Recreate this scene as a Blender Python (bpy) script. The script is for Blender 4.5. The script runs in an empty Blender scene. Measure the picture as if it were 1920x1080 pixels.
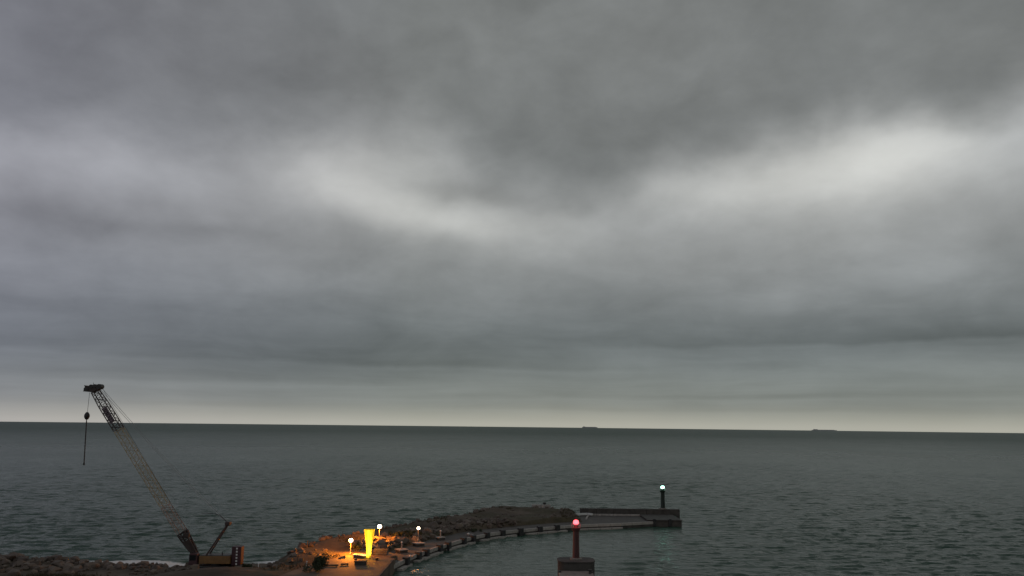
import bpy, bmesh, math, random
import numpy as np
from mathutils import Matrix, Vector

rnd = random.Random(11)
rng = np.random.default_rng(7)
scn = bpy.context.scene
COL = scn.collection

# ------------------------------------------------------------------ camera
H = 24.0                                   # webcam height above the sea (m)
FPX = 1600.0                               # focal length for a 1920 px wide picture
PITCH, ROLL = math.radians(9.09), math.radians(0.647)
CM = Matrix.Rotation(math.pi / 2 + PITCH, 3, 'X') @ Matrix.Rotation(ROLL, 3, 'Z')
cam = bpy.data.cameras.new('camera')
cam.sensor_width = 36.0
cam.lens = 36.0 * FPX / 1920.0
cam.clip_start, cam.clip_end = 0.5, 80000.0
camo = bpy.data.objects.new('camera', cam)
COL.objects.link(camo)
camo.matrix_world = Matrix.Translation((0, 0, H)) @ CM.to_4x4()
scn.camera = camo

def ray(px, py):
    return CM @ Vector(((px - 960) / FPX, -(py - 540) / FPX, -1.0))
def at(px, py, z):                          # where a sight line meets the level z
    d = ray(px, py); t = (z - H) / d.z
    return Vector((d.x * t, d.y * t, z))
def onplane(px, py, Y):                     # where a sight line meets the upright plane y = Y
    d = ray(px, py); t = Y / d.y
    return Vector((d.x * t, Y, H + d.z * t))

scn.view_settings.view_transform = 'Standard'
scn.view_settings.look = 'None'
scn.view_settings.exposure = 0.0
scn.view_settings.gamma = 1.0
scn.view_settings.use_curve_mapping = False
scn.cycles.max_bounces = 6
scn.cycles.caustics_reflective = False
scn.cycles.caustics_refractive = False

# ------------------------------------------------------------------ node helpers
class S:                                    # arithmetic on sockets
    nt = None
    def __init__(s, k): s.k = k
    @staticmethod
    def m(op, *a):
        n = S.nt.nodes.new('ShaderNodeMath'); n.operation = op
        for i, v in enumerate(a):
            if isinstance(v, S): S.nt.links.new(v.k, n.inputs[i])
            else: n.inputs[i].default_value = v
        return S(n.outputs[0])
    def __add__(s, o): return S.m('ADD', s, o)
    __radd__ = __add__
    def __sub__(s, o): return S.m('SUBTRACT', s, o)
    def __rsub__(s, o): return S.m('SUBTRACT', o, s)
    def __mul__(s, o): return S.m('MULTIPLY', s, o)
    __rmul__ = __mul__
    def __truediv__(s, o): return S.m('DIVIDE', s, o)
def combine(x, y, z):
    n = S.nt.nodes.new('ShaderNodeCombineXYZ')
    for i, v in enumerate((x, y, z)):
        if isinstance(v, S): S.nt.links.new(v.k, n.inputs[i])
        else: n.inputs[i].default_value = v
    return n.outputs[0]
def noise(vec, scale, detail=3.0, rough=0.5, dist=0.0):
    n = S.nt.nodes.new('ShaderNodeTexNoise')
    S.nt.links.new(vec, n.inputs['Vector'])
    n.inputs['Scale'].default_value = scale; n.inputs['Detail'].default_value = detail
    n.inputs['Roughness'].default_value = rough; n.inputs['Distortion'].default_value = dist
    return S(n.outputs['Fac'])
def ramp(fac, stops, interp='LINEAR'):
    n = S.nt.nodes.new('ShaderNodeValToRGB')
    S.nt.links.new(fac.k, n.inputs[0])
    cr = n.color_ramp; cr.interpolation = interp
    while len(cr.elements) < len(stops): cr.elements.new(0.5)
    for e, (p, c) in zip(cr.elements, stops):
        e.position = p; e.color = (*c, 1)
    return n.outputs[0]

# ------------------------------------------------------------------ overcast dusk sky
SUN_EL, SUN_AZ = math.radians(18), math.radians(205)
world = bpy.data.worlds.new('World'); scn.world = world; world.use_nodes = True
nt = world.node_tree; S.nt = nt; nt.nodes.clear()
wout = nt.nodes.new('ShaderNodeOutputWorld')
tc = nt.nodes.new('ShaderNodeTexCoord')
sx = nt.nodes.new('ShaderNodeSeparateXYZ'); nt.links.new(tc.outputs['Generated'], sx.inputs[0])
dx, dy, dz = (S(sx.outputs[i]) for i in range(3))
AZ = S.m('ARCTAN2', dx, dy) * 57.29578
EL = S.m('ARCSINE', dz) * 57.29578
aE = S.m('ABSOLUTE', EL)
lift = S.m('MINIMUM', aE * 0.09, 1.0)
w1 = noise(combine(AZ * 0.085, EL * 0.14, 0.0), 1.0, 4.0, 0.5)
w2 = noise(combine(AZ * 0.085, EL * 0.14, 7.3), 1.0, 4.0, 0.5)
X = AZ + (w1 - 0.5) * 7.0
Ew = EL + (w2 - 0.5) * 4.2 * lift
def pxdir(px, py):
    d = ray(px, py).normalized()
    return math.degrees(math.atan2(d.x, d.y)), math.degrees(math.asin(d.z))
def blob(px, py, wx, wy, amp, tilt=0.0):
    a, e = pxdir(px, py); wx *= 0.0333; wy *= 0.034
    u = X - a; v = Ew - e
    c, s_ = math.cos(math.radians(tilt)), math.sin(math.radians(tilt))
    p = (u * c + v * s_) / wx; q = (v * c - u * s_) / wy
    return S.m('EXPONENT', (p * p + q * q) * -1.0) * amp
# the lighter middle layer, by height above the horizon (display values)
base = ramp(Ew / 40.0 + 0.0, [
    (0.000, (.685, .680, .635)), (0.010, (.635, .635, .592)), (0.022, (.575, .582, .550)),
    (0.036, (.515, .531, .514)), (0.060, (.500, .520, .508)), (0.085, (.470, .492, .488)),
    (0.115, (.440, .462, .464)), (0.150, (.452, .472, .475)), (0.190, (.490, .506, .508)),
    (0.260, (.535, .545, .543)), (0.340, (.575, .582, .578)), (0.430, (.590, .598, .595)), (0.550, (.585, .592, .592)),
    (1.000, (.580, .585, .585))], 'B_SPLINE')
# the dark upper deck and its scalloped lower edge (azimuth -> elevation of the edge)
fc = nt.nodes.new('ShaderNodeFloatCurve')
nt.links.new((S.m('MINIMUM', S.m('MAXIMUM', X / 80.0 + .5, 0.0), 1.0)).k, fc.inputs['Value'])
EDGE = [(0, 250), (230, 238), (430, 258), (560, 275), (640, 243), (760, 238), (840, 262), (900, 325), (985, 350), (1090, 392), (1180, 350), (1240, 302), (1390, 296), (1500, 272), (1575, 232), (1660, 214), (1745, 232), (1820, 236), (1920, 190)]
cv = fc.mapping.curves[0]
pts = [(0.0, .52)] + [(lambda a, e: (a / 80.0 + .5, e / 40.0))(*pxdir(px, py)) for px, py in EDGE] + [(1.0, .55)]
while len(cv.points) < len(pts): cv.points.new(.5, .5)
for p_, (u_, v_) in zip(cv.points, pts): p_.location = (u_, v_)
fc.mapping.update()
edge = S(fc.outputs[0]) * 40.0
puff = (noise(combine(AZ * 0.22, EL * 0.27, 5.5), 1.0, 5.0, 0.5) - 0.5) * 3.0
deck_t = S.m('MINIMUM', S.m('MAXIMUM', (Ew - edge + puff) / 5.0 + 0.40, 0.0), 1.0)
deck_t = deck_t * deck_t * (3.0 - deck_t * 2.0)
warm = (blob(660, 340, 140, 68, .12) + blob(850, 412, 220, 48, .16, -9) + blob(760, 285, 120, 45, .05)
        + blob(1655, 300, 160, 90, .20) + blob(1400, 352, 210, 60, .14) + blob(1700, 690, 200, 22, .02))
cool = (blob(1930, 250, 190, 90, .09) + blob(150, 305, 330, 50, .05, -3) + blob(860, 350, 95, 30, -.07, -8) + blob(300, 455, 240, 24, -.05) + blob(60, 395, 190, 32, -.05)
        + blob(1060, 420, 190, 50, .02) + blob(1850, 632, 190, 26, -.05) + blob(1300, 600, 330, 40, -.015) + blob(700, 665, 330, 34, -.03)
        + blob(1650, 530, 330, 55, .035) + blob(430, 480, 200, 50, .02))
bil = (noise(combine(AZ * 0.14, EL * 0.19, 3.1), 1.0, 5.0, 0.5, 0.4) - 0.5) * 0.14 * lift
mott = (noise(combine(AZ * 0.17, EL * 0.42, 6.6), 1.0, 5.0, 0.55, 0.5) - 0.5) * 0.11 * S.m('EXPONENT', (EL - 7.0) * (EL - 7.0) * -0.03)
st = (noise(combine(AZ * 0.05, Ew * 0.8, 9.7), 1.0, 5.0, 0.55, 0.3) - 0.5) * 0.17
low = S.m('EXPONENT', (aE * aE) * -0.02) * S.m('MINIMUM', aE * 0.45, 1.0)
fine = (noise(combine(AZ * 0.45, EL * 0.8, 1.7), 1.0, 5.0, 0.55) - 0.5) * 0.05 * lift
# flat shelf clouds near the horizon: a crisp lower edge, fading upwards
def shelf(e0, slope, amp, fade, wob, seed, az0, azw):
    edge = AZ * slope + e0 + (noise(combine(AZ * .12, EL * .05, seed), 1.0, 5.0, .55) - .5) * wob
    u = EL - edge
    on = S.m('MINIMUM', S.m('MAXIMUM', u * 3.5 + .5, 0.0), 1.0)
    side = (AZ - az0) / azw
    return on * S.m('EXPONENT', S.m('MAXIMUM', u, 0.0) * (-1.0 / fade)) * S.m('EXPONENT', side * side * -1.0) * amp
shelves = (shelf(5.0, .012, -.05, 2.0, 1.2, 2.2, 24, 22) + shelf(3.7, -.01, -.045, 2.2, 1.1, 5.9, -10, 19)
           + shelf(1.75, .006, -.045, .7, .5, 8.8, 14, 24) + shelf(2.5, .0, -.03, .6, .7, 6.1, -20, 18) + shelf(1.0, .0, -.025, .35, .4, 3.6, 2, 30))
neut = cool * (1.0 - deck_t) + bil + mott + st * low + fine + shelves
warm = warm * (1.0 - deck_t)
hue = (noise(combine(AZ * 0.035, EL * 0.07, 4.4), 1.0, 2.0, 0.5) - 0.5) * 0.03
sepb = nt.nodes.new('ShaderNodeSeparateColor'); nt.links.new(base, sepb.inputs[0])
R_, G_, B_ = (S(sepb.outputs[i]) * (1.0 - deck_t) + deck_t * dk for i, dk in enumerate((.470, .480, .476)))
left = S.m('MINIMUM', S.m('MAXIMUM', AZ * -0.03 - 0.2, 0.0), 1.0) * 0.035   # bluer towards the north-west
R_ = R_ + warm + neut * 0.98 + hue * 0.25 
G_ = G_ + warm * 0.985 + neut * 1.0 - hue * 0.05 - left * 0.2
B_ = B_ + warm * 0.93 + neut * 1.03 - hue * 0.35 + left
cc = nt.nodes.new('ShaderNodeCombineColor')
for i, c in enumerate((R_, G_, B_)): nt.links.new(S.m('MAXIMUM', c, 0.02).k, cc.inputs[i])
gm = nt.nodes.new('ShaderNodeGamma'); gm.inputs[1].default_value = 2.2
nt.links.new(cc.outputs[0], gm.inputs[0])
mixd = nt.nodes.new('ShaderNodeMix'); mixd.data_type = 'RGBA'
nt.links.new(S.m('LESS_THAN', EL, -0.6).k, mixd.inputs['Factor'])
nt.links.new(gm.outputs[0], mixd.inputs['A']); mixd.inputs['B'].default_value = (.05, .06, .055, 1)
bgc = nt.nodes.new('ShaderNodeBackground'); nt.links.new(mixd.outputs['Result'], bgc.inputs[0])
sky = nt.nodes.new('ShaderNodeTexSky'); sky.sky_type = 'NISHITA'; sky.sun_disc = False
sky.sun_elevation = SUN_EL; sky.sun_rotation = SUN_AZ
bgs = nt.nodes.new('ShaderNodeBackground'); nt.links.new(sky.outputs[0], bgs.inputs[0])
bgs.inputs[1].default_value = 0.06
ms = nt.nodes.new('ShaderNodeMixShader'); ms.inputs[0].default_value = 0.97   # cloud cover
nt.links.new(bgs.outputs[0], ms.inputs[1]); nt.links.new(bgc.outputs[0], ms.inputs[2])
nt.links.new(ms.outputs[0], wout.inputs[0])

sun = bpy.data.lights.new('sun', 'SUN'); sun.energy = 0.05; sun.angle = math.radians(35)
sun.color = (1.0, .95, .88)
suno = bpy.data.objects.new('sun', sun); COL.objects.link(suno)
sd = Vector((math.sin(SUN_AZ) * math.cos(SUN_EL), math.cos(SUN_AZ) * math.cos(SUN_EL), math.sin(SUN_EL)))
suno.rotation_euler = (-sd).to_track_quat('-Z', 'Y').to_euler()

# ------------------------------------------------------------------ materials
def new_mat(name):
    m = bpy.data.materials.new(name); m.use_nodes = True
    S.nt = m.node_tree
    return m, m.node_tree, m.node_tree.nodes['Principled BSDF']
def rough_mat(name, c1, c2, scale=1.5, rough=0.85, bump=0.3, bscale=6.0, metallic=0.0, world_co=True):
    m, t, b = new_mat(name)
    if world_co:
        g = t.nodes.new('ShaderNodeNewGeometry'); vec = g.outputs['Position']
    else:
        g = t.nodes.new('ShaderNodeTexCoord'); vec = g.outputs['Object']
    n = noise(vec, scale, 5, 0.6)
    col = ramp(n, [(0.3, c1), (0.7, c2)])
    t.links.new(col, b.inputs['Base Color'])
    b.inputs['Roughness'].default_value = rough; b.inputs['Metallic'].default_value = metallic
    if bump:
        bn = t.nodes.new('ShaderNodeBump'); bn.inputs['Strength'].default_value = bump
        bn.inputs['Distance'].default_value = 0.1
        t.links.new(noise(vec, bscale, 5, 0.65).k, bn.inputs['Height'])
        t.links.new(bn.outputs[0], b.inputs['Normal'])
    return m
def emit_mat(name, col, strength):
    m, t, b = new_mat(name)
    b.inputs['Base Color'].default_value = (*[min(c, .8) for c in col], 1)
    b.inputs['Emission Color'].default_value = (*col, 1)
    b.inputs['Emission Strength'].default_value = strength
    b.inputs['Roughness'].default_value = 0.4
    return m
MT = {}
MT['concrete'] = rough_mat('concrete', (.17, .155, .135), (.27, .25, .22), .9, .85, .25, 5)
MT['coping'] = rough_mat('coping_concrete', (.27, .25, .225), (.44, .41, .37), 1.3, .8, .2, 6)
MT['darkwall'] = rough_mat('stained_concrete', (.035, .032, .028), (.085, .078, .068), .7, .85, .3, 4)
MT['deck'] = rough_mat('deck_concrete', (.055, .05, .044), (.10, .092, .08), .5, .8, .2, 5)
MT['paving'] = rough_mat('plaza_paving', (.06, .042, .028), (.17, .12, .08), .28, .8, .3, 3)
MT['rubber'] = rough_mat('black_rubber', (.012, .012, .012), (.03, .03, .03), 2, .6, .2, 8)
MT['wood'] = rough_mat('weathered_wood', (.07, .05, .035), (.13, .10, .07), 3, .9, .3, 9)
MT['yellow'] = rough_mat('yellow_render', (.72, .52, .025), (.84, .62, .04), 1.4, .7, .1, 6)
MT['maroon'] = rough_mat('dark_red_paint', (.036, .011, .016), (.062, .018, .023), 1.6, .5, .1, 5)
MT['cranepaint'] = rough_mat('faded_yellow_crane_paint', (.15, .10, .028), (.23, .15, .045), .8, .55, .1, 5)
MT['boomdark'] = rough_mat('dark_boom_steel', (.030, .022, .020), (.06, .04, .035), 1.2, .6, .1, 5)
MT['boomolive'] = rough_mat('olive_boom_paint', (.28, .215, .10), (.38, .295, .14), .25, .6, .1, 5)
MT['boomred'] = rough_mat('faded_red_boom_paint', (.24, .15, .11), (.33, .21, .15), .5, .6, .1, 5)
MT['orange'] = rough_mat('orange_machine_paint', (.15, .08, .026), (.25, .13, .04), 1.1, .5, .1, 5)
MT['steel'] = rough_mat('dark_steel', (.02, .02, .02), (.045, .043, .04), 2, .5, .1, 6, .3)
MT['galv'] = rough_mat('galvanised_steel', (.22, .22, .22), (.34, .34, .33), 3, .5, .05, 8, .4)
MT['white'] = rough_mat('white_paint', (.60, .60, .57), (.74, .73, .70), 2, .6, .05, 8)
MT['redpaint'] = rough_mat('red_tower_paint', (.085, .030, .030), (.13, .045, .042), 1.5, .6, .1, 6)
MT['greenpaint'] = rough_mat('green_tower_paint', (.008, .022, .014), (.014, .035, .022), 1.5, .6, .1, 6)
MT['sign'] = rough_mat('mauve_sign_sheet', (.15, .11, .13), (.22, .17, .19), 2, .7, .05, 6)
MT['shipgrey'] = rough_mat('ship_grey', (.34, .35, .36), (.42, .43, .44), .02, .7, 0)
MT['foliage'] = rough_mat('dark_foliage', (.018, .026, .010), (.045, .055, .02), 1.6, .8, 0)
MT['grass'] = rough_mat('coarse_grass', (.045, .036, .016), (.085, .068, .034), .8, .9, 0)
MT['bark'] = rough_mat('bark', (.04, .03, .02), (.08, .06, .04), 4, .9, .2, 9)
MT['glass'] = rough_mat('dark_cab_glass', (.01, .012, .014), (.02, .022, .025), 1, .08, 0)
MT['lampwhite'] = emit_mat('lit_lamp_globe', (1.0, .80, .58), 9.0)
MT['lampgreen'] = emit_mat('lit_green_lantern', (.45, 1.0, .78), 7.0)
MT['lampred'] = emit_mat('lit_red_lantern', (1.0, .10, .12), 3.6)

def rock_mat(name, c1, c2):
    m, t, b = new_mat(name)
    oi = t.nodes.new('ShaderNodeObjectInfo')
    g = t.nodes.new('ShaderNodeNewGeometry')
    n = noise(g.outputs['Position'], .55, 4, .6)
    f = n * .8 + S(oi.outputs['Random']) * .35 - .08
    t.links.new(ramp(f, [(.25, c1), (.75, c2)]), b.inputs['Base Color'])
    b.inputs['Roughness'].default_value = .75
    bn = t.nodes.new('ShaderNodeBump'); bn.inputs['Strength'].default_value = .5
    bn.inputs['Distance'].default_value = .12
    t.links.new(noise(g.outputs['Position'], 3.0, 6, .65).k, bn.inputs['Height'])
    t.links.new(bn.outputs[0], b.inputs['Normal'])
    return m
MT['rock'] = rock_mat('armour_rock', (.048, .035, .026), (.185, .145, .112))

def ground_mat():
    m, t, b = new_mat('bare_earth_and_scrub')
    g = t.nodes.new('ShaderNodeNewGeometry'); p = g.outputs['Position']
    a = ramp(noise(p, .11, 5, .6), [(.35, (.05, .036, .024)), (.5, (.08, .06, .04)), (.68, (.12, .094, .064))])
    gcol = ramp(noise(p, .9, 5, .6), [(.3, (.036, .032, .015)), (.7, (.075, .062, .03))])
    mx = t.nodes.new('ShaderNodeMix'); mx.data_type = 'RGBA'
    fac = S.m('MULTIPLY', S.m('MAXIMUM', noise(p, .075, 4, .6) - .47, 0.0), 9.0)
    t.links.new(S.m('MINIMUM', fac, .85).k, mx.inputs['Factor'])
    t.links.new(a, mx.inputs['A']); t.links.new(gcol, mx.inputs['B'])
    t.links.new(mx.outputs['Result'], b.inputs['Base Color'])
    b.inputs['Roughness'].default_value = .95
    bn = t.nodes.new('ShaderNodeBump'); bn.inputs['Strength'].default_value = .6
    bn.inputs['Distance'].default_value = .25
    t.links.new(noise(p, 1.3, 8, .65).k, bn.inputs['Height']); t.links.new(bn.outputs[0], b.inputs['Normal'])
    return m
MT['ground'] = ground_mat()

def sea_mat():
    m, t, b = new_mat('grey_green_sea')
    g = t.nodes.new('ShaderNodeNewGeometry'); p = g.outputs['Position']
    sp = t.nodes.new('ShaderNodeSeparateXYZ'); t.links.new(p, sp.inputs[0])
    x, y = S(sp.outputs[0]), S(sp.outputs[1])
    at_ = t.nodes.new('ShaderNodeAttribute'); at_.attribute_name = 'foam'
    sh = t.nodes.new('ShaderNodeAttribute'); sh.attribute_name = 'shelter'
    foam = S(at_.outputs['Fac']); shel = S(sh.outputs['Fac'])
    dist = S.m('SQRT', x * x + y * y)
    fn = noise(p, .8, 7, .7, .6)
    ff = S.m('MINIMUM', S.m('MAXIMUM', (foam + fn - 1.0) * 5.0, 0.0), 1.0)
    mx = t.nodes.new('ShaderNodeMix'); mx.data_type = 'RGBA'
    t.links.new(ff.k, mx.inputs['Factor'])
    patch = ramp(noise(combine(x * .004, y * .0016, 0.0), 1.0, 4, .6), [(.35, (.029, .068, .047)), (.65, (.037, .080, .055))])
    t.links.new(patch, mx.inputs['A'])
    mx.inputs['B'].default_value = (.75, .75, .73, 1)
    t.links.new(mx.outputs['Result'], b.inputs['Base Color'])
    far = S.m('MINIMUM', S.m('MAXIMUM', dist / 2500.0 + (noise(combine(x * .012, y * .006, 2.0), 1.0, 4, .6) - .5) * .3, .0), 1.0)
    t.links.new((S.m('POWER', far, .5) * .38 + .05 + ff * .4).k, b.inputs['Roughness'])
    t.links.new((.5 - S.m('POWER', far, .5) * .26 + (noise(combine(x * .07, y * .016, 6.0), 1.0, 5, .62) - .5) * .55 * S.m('MINIMUM', dist / 600.0, 1.0)).k, b.inputs['Specular IOR Level'])
    b.inputs['IOR'].default_value = 1.333
    h1 = noise(combine(x * .16, y * .42, 0.0), 1.0, 3, .55)
    h2 = noise(combine(x * .55, y * 1.3, 4.0), 1.0, 4, .6)
    hh = (h1 * 1.5 + h2 * .5) * (1.0 - shel * .62)
    bn = t.nodes.new('ShaderNodeBump'); bn.inputs['Strength'].default_value = 1.0
    bn.inputs['Distance'].default_value = .8
    t.links.new(hh.k, bn.inputs['Height']); t.links.new(bn.outputs[0], b.inputs['Normal'])
    return m
MT['sea'] = sea_mat()

# ------------------------------------------------------------------ mesh helpers
LOC = {}
def tag(o, label=None, cat=None, group=None, kind=None):
    if label: o['label'] = label
    if cat: o['category'] = cat
    if group: o['group'] = group
    if kind: o['kind'] = kind
    return o
def thing(name, loc, label, cat, group=None):
    o = bpy.data.objects.new(name, None); COL.objects.link(o)
    o.empty_display_size = .3
    o.location = loc; LOC[o] = Vector(loc)
    return tag(o, label, cat, group)
class MB:
    def __init__(s): s.v = []; s.f = []
    def add(s, vs, fs):
        k = len(s.v); s.v += [Vector(v) for v in vs]; s.f += [[i + k for i in f] for f in fs]; return s
    def box(s, c, size, rz=0.0, taper=1.0):
        c = Vector(c); a, b, h = (q / 2 for q in size); R = Matrix.Rotation(rz, 3, 'Z')
        vs = []
        for z in (-h, h):
            k = taper if z > 0 else 1.0
            vs += [c + R @ Vector((x * k, y * k, z)) for x, y in ((-a, -b), (a, -b), (a, b), (-a, b))]
        return s.add(vs, [(3, 2, 1, 0), (4, 5, 6, 7), (0, 1, 5, 4), (1, 2, 6, 5), (2, 3, 7, 6), (3, 0, 4, 7)])
    def tube(s, a, b, r, r2=None, n=6):
        a, b = Vector(a), Vector(b); r2 = r if r2 is None else r2
        d = (b - a).normalized(); u = d.orthogonal().normalized(); w = d.cross(u)
        vs = []
        for p, q in ((a, r), (b, r2)):
            vs += [p + (u * math.cos(2 * math.pi * i / n) + w * math.sin(2 * math.pi * i / n)) * q for i in range(n)]
        fs = [(i, (i + 1) % n, n + (i + 1) % n, n + i) for i in range(n)] + [tuple(range(n - 1, -1, -1)), tuple(range(n, 2 * n))]
        return s.add(vs, fs)
    def lathe(s, c, prof, n=16, rot=0.0):
        c = Vector(c); vs = []
        for r, z in prof:
            vs += [c + Vector((r * math.cos(rot + 2 * math.pi * i / n), r * math.sin(rot + 2 * math.pi * i / n), z)) for i in range(n)]
        fs = []
        for k in range(len(prof) - 1):
            fs += [(k * n + i, k * n + (i + 1) % n, (k + 1) * n + (i + 1) % n, (k + 1) * n + i) for i in range(n)]
        fs += [tuple(range(n - 1, -1, -1)), tuple((len(prof) - 1) * n + i for i in range(n))]
        return s.add(vs, fs)
    def ball(s, c, r, n=12, m=8, sz=1.0):
        return s.lathe(c, [(max(r * math.sin(math.pi * k / m), .004), -r * sz * math.cos(math.pi * k / m)) for k in range(m + 1)], n)
    def prism(s, poly, z0, z1):
        n = len(poly)
        vs = [(p[0], p[1], z0) for p in poly] + [(p[0], p[1], z1) for p in poly]
        return s.add(vs, [(i, (i + 1) % n, n + (i + 1) % n, n + i) for i in range(n)] + [tuple(range(n - 1, -1, -1)), tuple(range(n, 2 * n))])
    def build(s, name, mat, parent=None, bevel=0.0, smooth=False):
        off = LOC.get(parent, Vector()) if parent else Vector()
        me = bpy.data.meshes.new(name)
        me.from_pydata([v - off for v in s.v], [], s.f); me.update()
        if bevel:
            bm = bmesh.new(); bm.from_mesh(me)
            bmesh.ops.bevel(bm, geom=bm.edges[:], offset=bevel, segments=1, affect='EDGES', clamp_overlap=True)
            bm.to_mesh(me); bm.free()
        if smooth:
            for p in me.polygons: p.use_smooth = True
        me.materials.append(MT[mat] if isinstance(mat, str) else mat)
        o = bpy.data.objects.new(name, me); COL.objects.link(o)
        if parent:
            o.parent = parent; LOC[o] = off
        return o
def lamp(parent, p, col, watts, r=.12):
    L = bpy.data.lights.new('lamp_light', 'POINT'); L.energy = watts; L.color = col; L.shadow_soft_size = r
    o = bpy.data.objects.new('lamp_light', L); COL.objects.link(o)
    o.parent = parent; o.location = Vector(p) - LOC[parent]
    return o

# ------------------------------------------------------------------ plan of the coast (metres, from above)
def offs(pts, k):                            # polyline moved k metres to its left
    out = []
    for i, p in enumerate(pts):
        a = pts[max(i - 1, 0)]; b = pts[min(i + 1, len(pts) - 1)]
        d = Vector((b[0] - a[0], b[1] - a[1])).normalized()
        out.append((p[0] - d.y * k, p[1] + d.x * k))
    return out
def xy(v): return (v.x, v.y)
crest = [xy(at(*p)) for p in ((545, 1034, 2.6), (562, 1021, 2.8), (600, 1009, 3.0), (640, 1000, 3.0), (720, 985, 3.0), (800, 972, 3.0),
                              (860, 962, 3.0), (905, 952, 3.0), (935, 944, 3.2), (1000, 948, 3.0), (1080, 953, 3.0))]
crest_w = offs(crest, 3.6)
outer = [(-170, 166), (-120, 157), (-92, 152.5), (-80, 151.5), (-72, 149.5), (-64, 147), (-54, 146), (-47, 148)] + crest_w + [(24, 229), (42, 228.5)]
quay_px = ((735, 1062), (765, 1047), (783, 1039), (830, 1023), (880, 1008.5), (930, 998.5), (990, 992), (1060, 986), (1100, 983.5), (1160, 981.5), (1210, 979), (1262, 976.5))
quay0 = [xy(at(px, py, 1.2)) for px, py in quay_px]
def resample(pts, step):
    P = [Vector(p) for p in pts]; L = [0]
    # smooth by Catmull-Rom
    Q = []
    for i in range(len(P) - 1):
        p0, p1, p2, p3 = P[max(i - 1, 0)], P[i], P[i + 1], P[min(i + 2, len(P) - 1)]
        for k in range(12):
            t = k / 12
            Q.append(.5 * ((2 * p1) + (p2 - p0) * t + (2 * p0 - 5 * p1 + 4 * p2 - p3) * t * t + (3 * p1 - p0 - 3 * p2 + p3) * t ** 3))
    Q.append(P[-1])
    for a, b in zip(Q, Q[1:]): L.append(L[-1] + (b - a).length)
    n = max(2, round(L[-1] / step)); out = []; j = 0
    for i in range(n + 1):
        s = L[-1] * i / n
        while j < len(L) - 2 and L[j + 1] < s: j += 1
        t = (s - L[j]) / max(L[j + 1] - L[j], 1e-6)
        out.append(tuple(Q[j].lerp(Q[j + 1], min(t, 1))))
    return out
quay = resample(quay0, 3.0)
XP = quay0[0][0]                             # plaza edge
land = outer + [(40, 214)] + [tuple(p) for p in reversed(offs(quay, 1.0))] + [(XP - .8, 60), (-170, 60)]

def seg_dist(px, py, pts):
    d = np.full(px.shape, 1e9)
    for (ax, ay), (bx, by) in zip(pts, pts[1:]):
        ux, uy = bx - ax, by - ay; L2 = ux * ux + uy * uy + 1e-9
        t = np.clip(((px - ax) * ux + (py - ay) * uy) / L2, 0, 1)
        d = np.minimum(d, np.hypot(px - ax - t * ux, py - ay - t * uy))
    return d
def inside(px, py, poly):
    r = np.zeros(px.shape, bool); n = len(poly)
    for i in range(n):
        ax, ay = poly[i]; bx, by = poly[(i + 1) % n]
        if ay == by: continue
        c = ((ay > py) != (by > py)) & (px < (bx - ax) * (py - ay) / (by - ay) + ax)
        r ^= c
    return r
_tab = rng.random((64, 64, ))
def vnoise(x, y, f):                         # smooth lattice noise 0..1
    x = x * f; y = y * f
    xi, yi = np.floor(x).astype(int), np.floor(y).astype(int); fx, fy = x - xi, y - yi
    fx = fx * fx * (3 - 2 * fx); fy = fy * fy * (3 - 2 * fy)
    g = lambda i, j: _tab[(xi + i) % 64, (yi + j) % 64]
    return (g(0, 0) * (1 - fx) + g(1, 0) * fx) * (1 - fy) + (g(0, 1) * (1 - fx) + g(1, 1) * fx) * fy
def sst(a, b, x):
    t = np.clip((x - a) / (b - a), 0, 1); return t * t * (3 - 2 * t)
plaza_poly = [(XP - 15, 70), (XP - 14.5, 128), (XP - 12, 141), (XP - 8, 149), (XP - 3, 149.5), (XP + .2, 145.5), (XP + .2, 70)]
mound_c = at(425, 1064, 2.4)
quay_line = [(XP, 60)] + quay
def height(px, py):
    dO = seg_dist(px, py, outer); dQ = seg_dist(px, py, quay_line)
    ins = inside(px, py, land)
    west = sst(-44, -56, px)                 # low rubble beach on the west side
    n1 = vnoise(px, py, .13) - .5; n2 = vnoise(px + 31, py + 9, .45) - .5; n3 = vnoise(px + 5, py + 77, 1.1) - .5
    b = (2.0 + .9 * n1 + .35 * n2 + .15 * n3) + .8 * sst(12, 5, dO) * (1 - west)
    b = b * (1 - west) + west * (.55 + .035 * np.minimum(dO, 40) + .6 * n1 + .3 * n2)
    b = np.where((px < -36) & (px > -54) & (py > 135.5) & (py < 146), np.minimum(b, 1.0 + .1 * n3), b)
    b += .2 * np.exp(-((px - mound_c.x) ** 2 / 45 + (py - (mound_c.y - 2.5)) ** 2 / 14))
    pl = inside(px, py, plaza_poly)
    b = np.where(pl, 1.75, b)
    h = np.minimum(b, -.9 + dO * .82)
    h = np.minimum(h, .6 + 4.0 * sst(4.8, 9.0, dQ) + (px < XP + 1.5) * (py < 150) * 3.0)
    h = np.where(px > 14, np.minimum(h, 3.2 - 2.6 * sst(14, 19, px)), h)
    return np.where(ins, h, -2.0)

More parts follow.
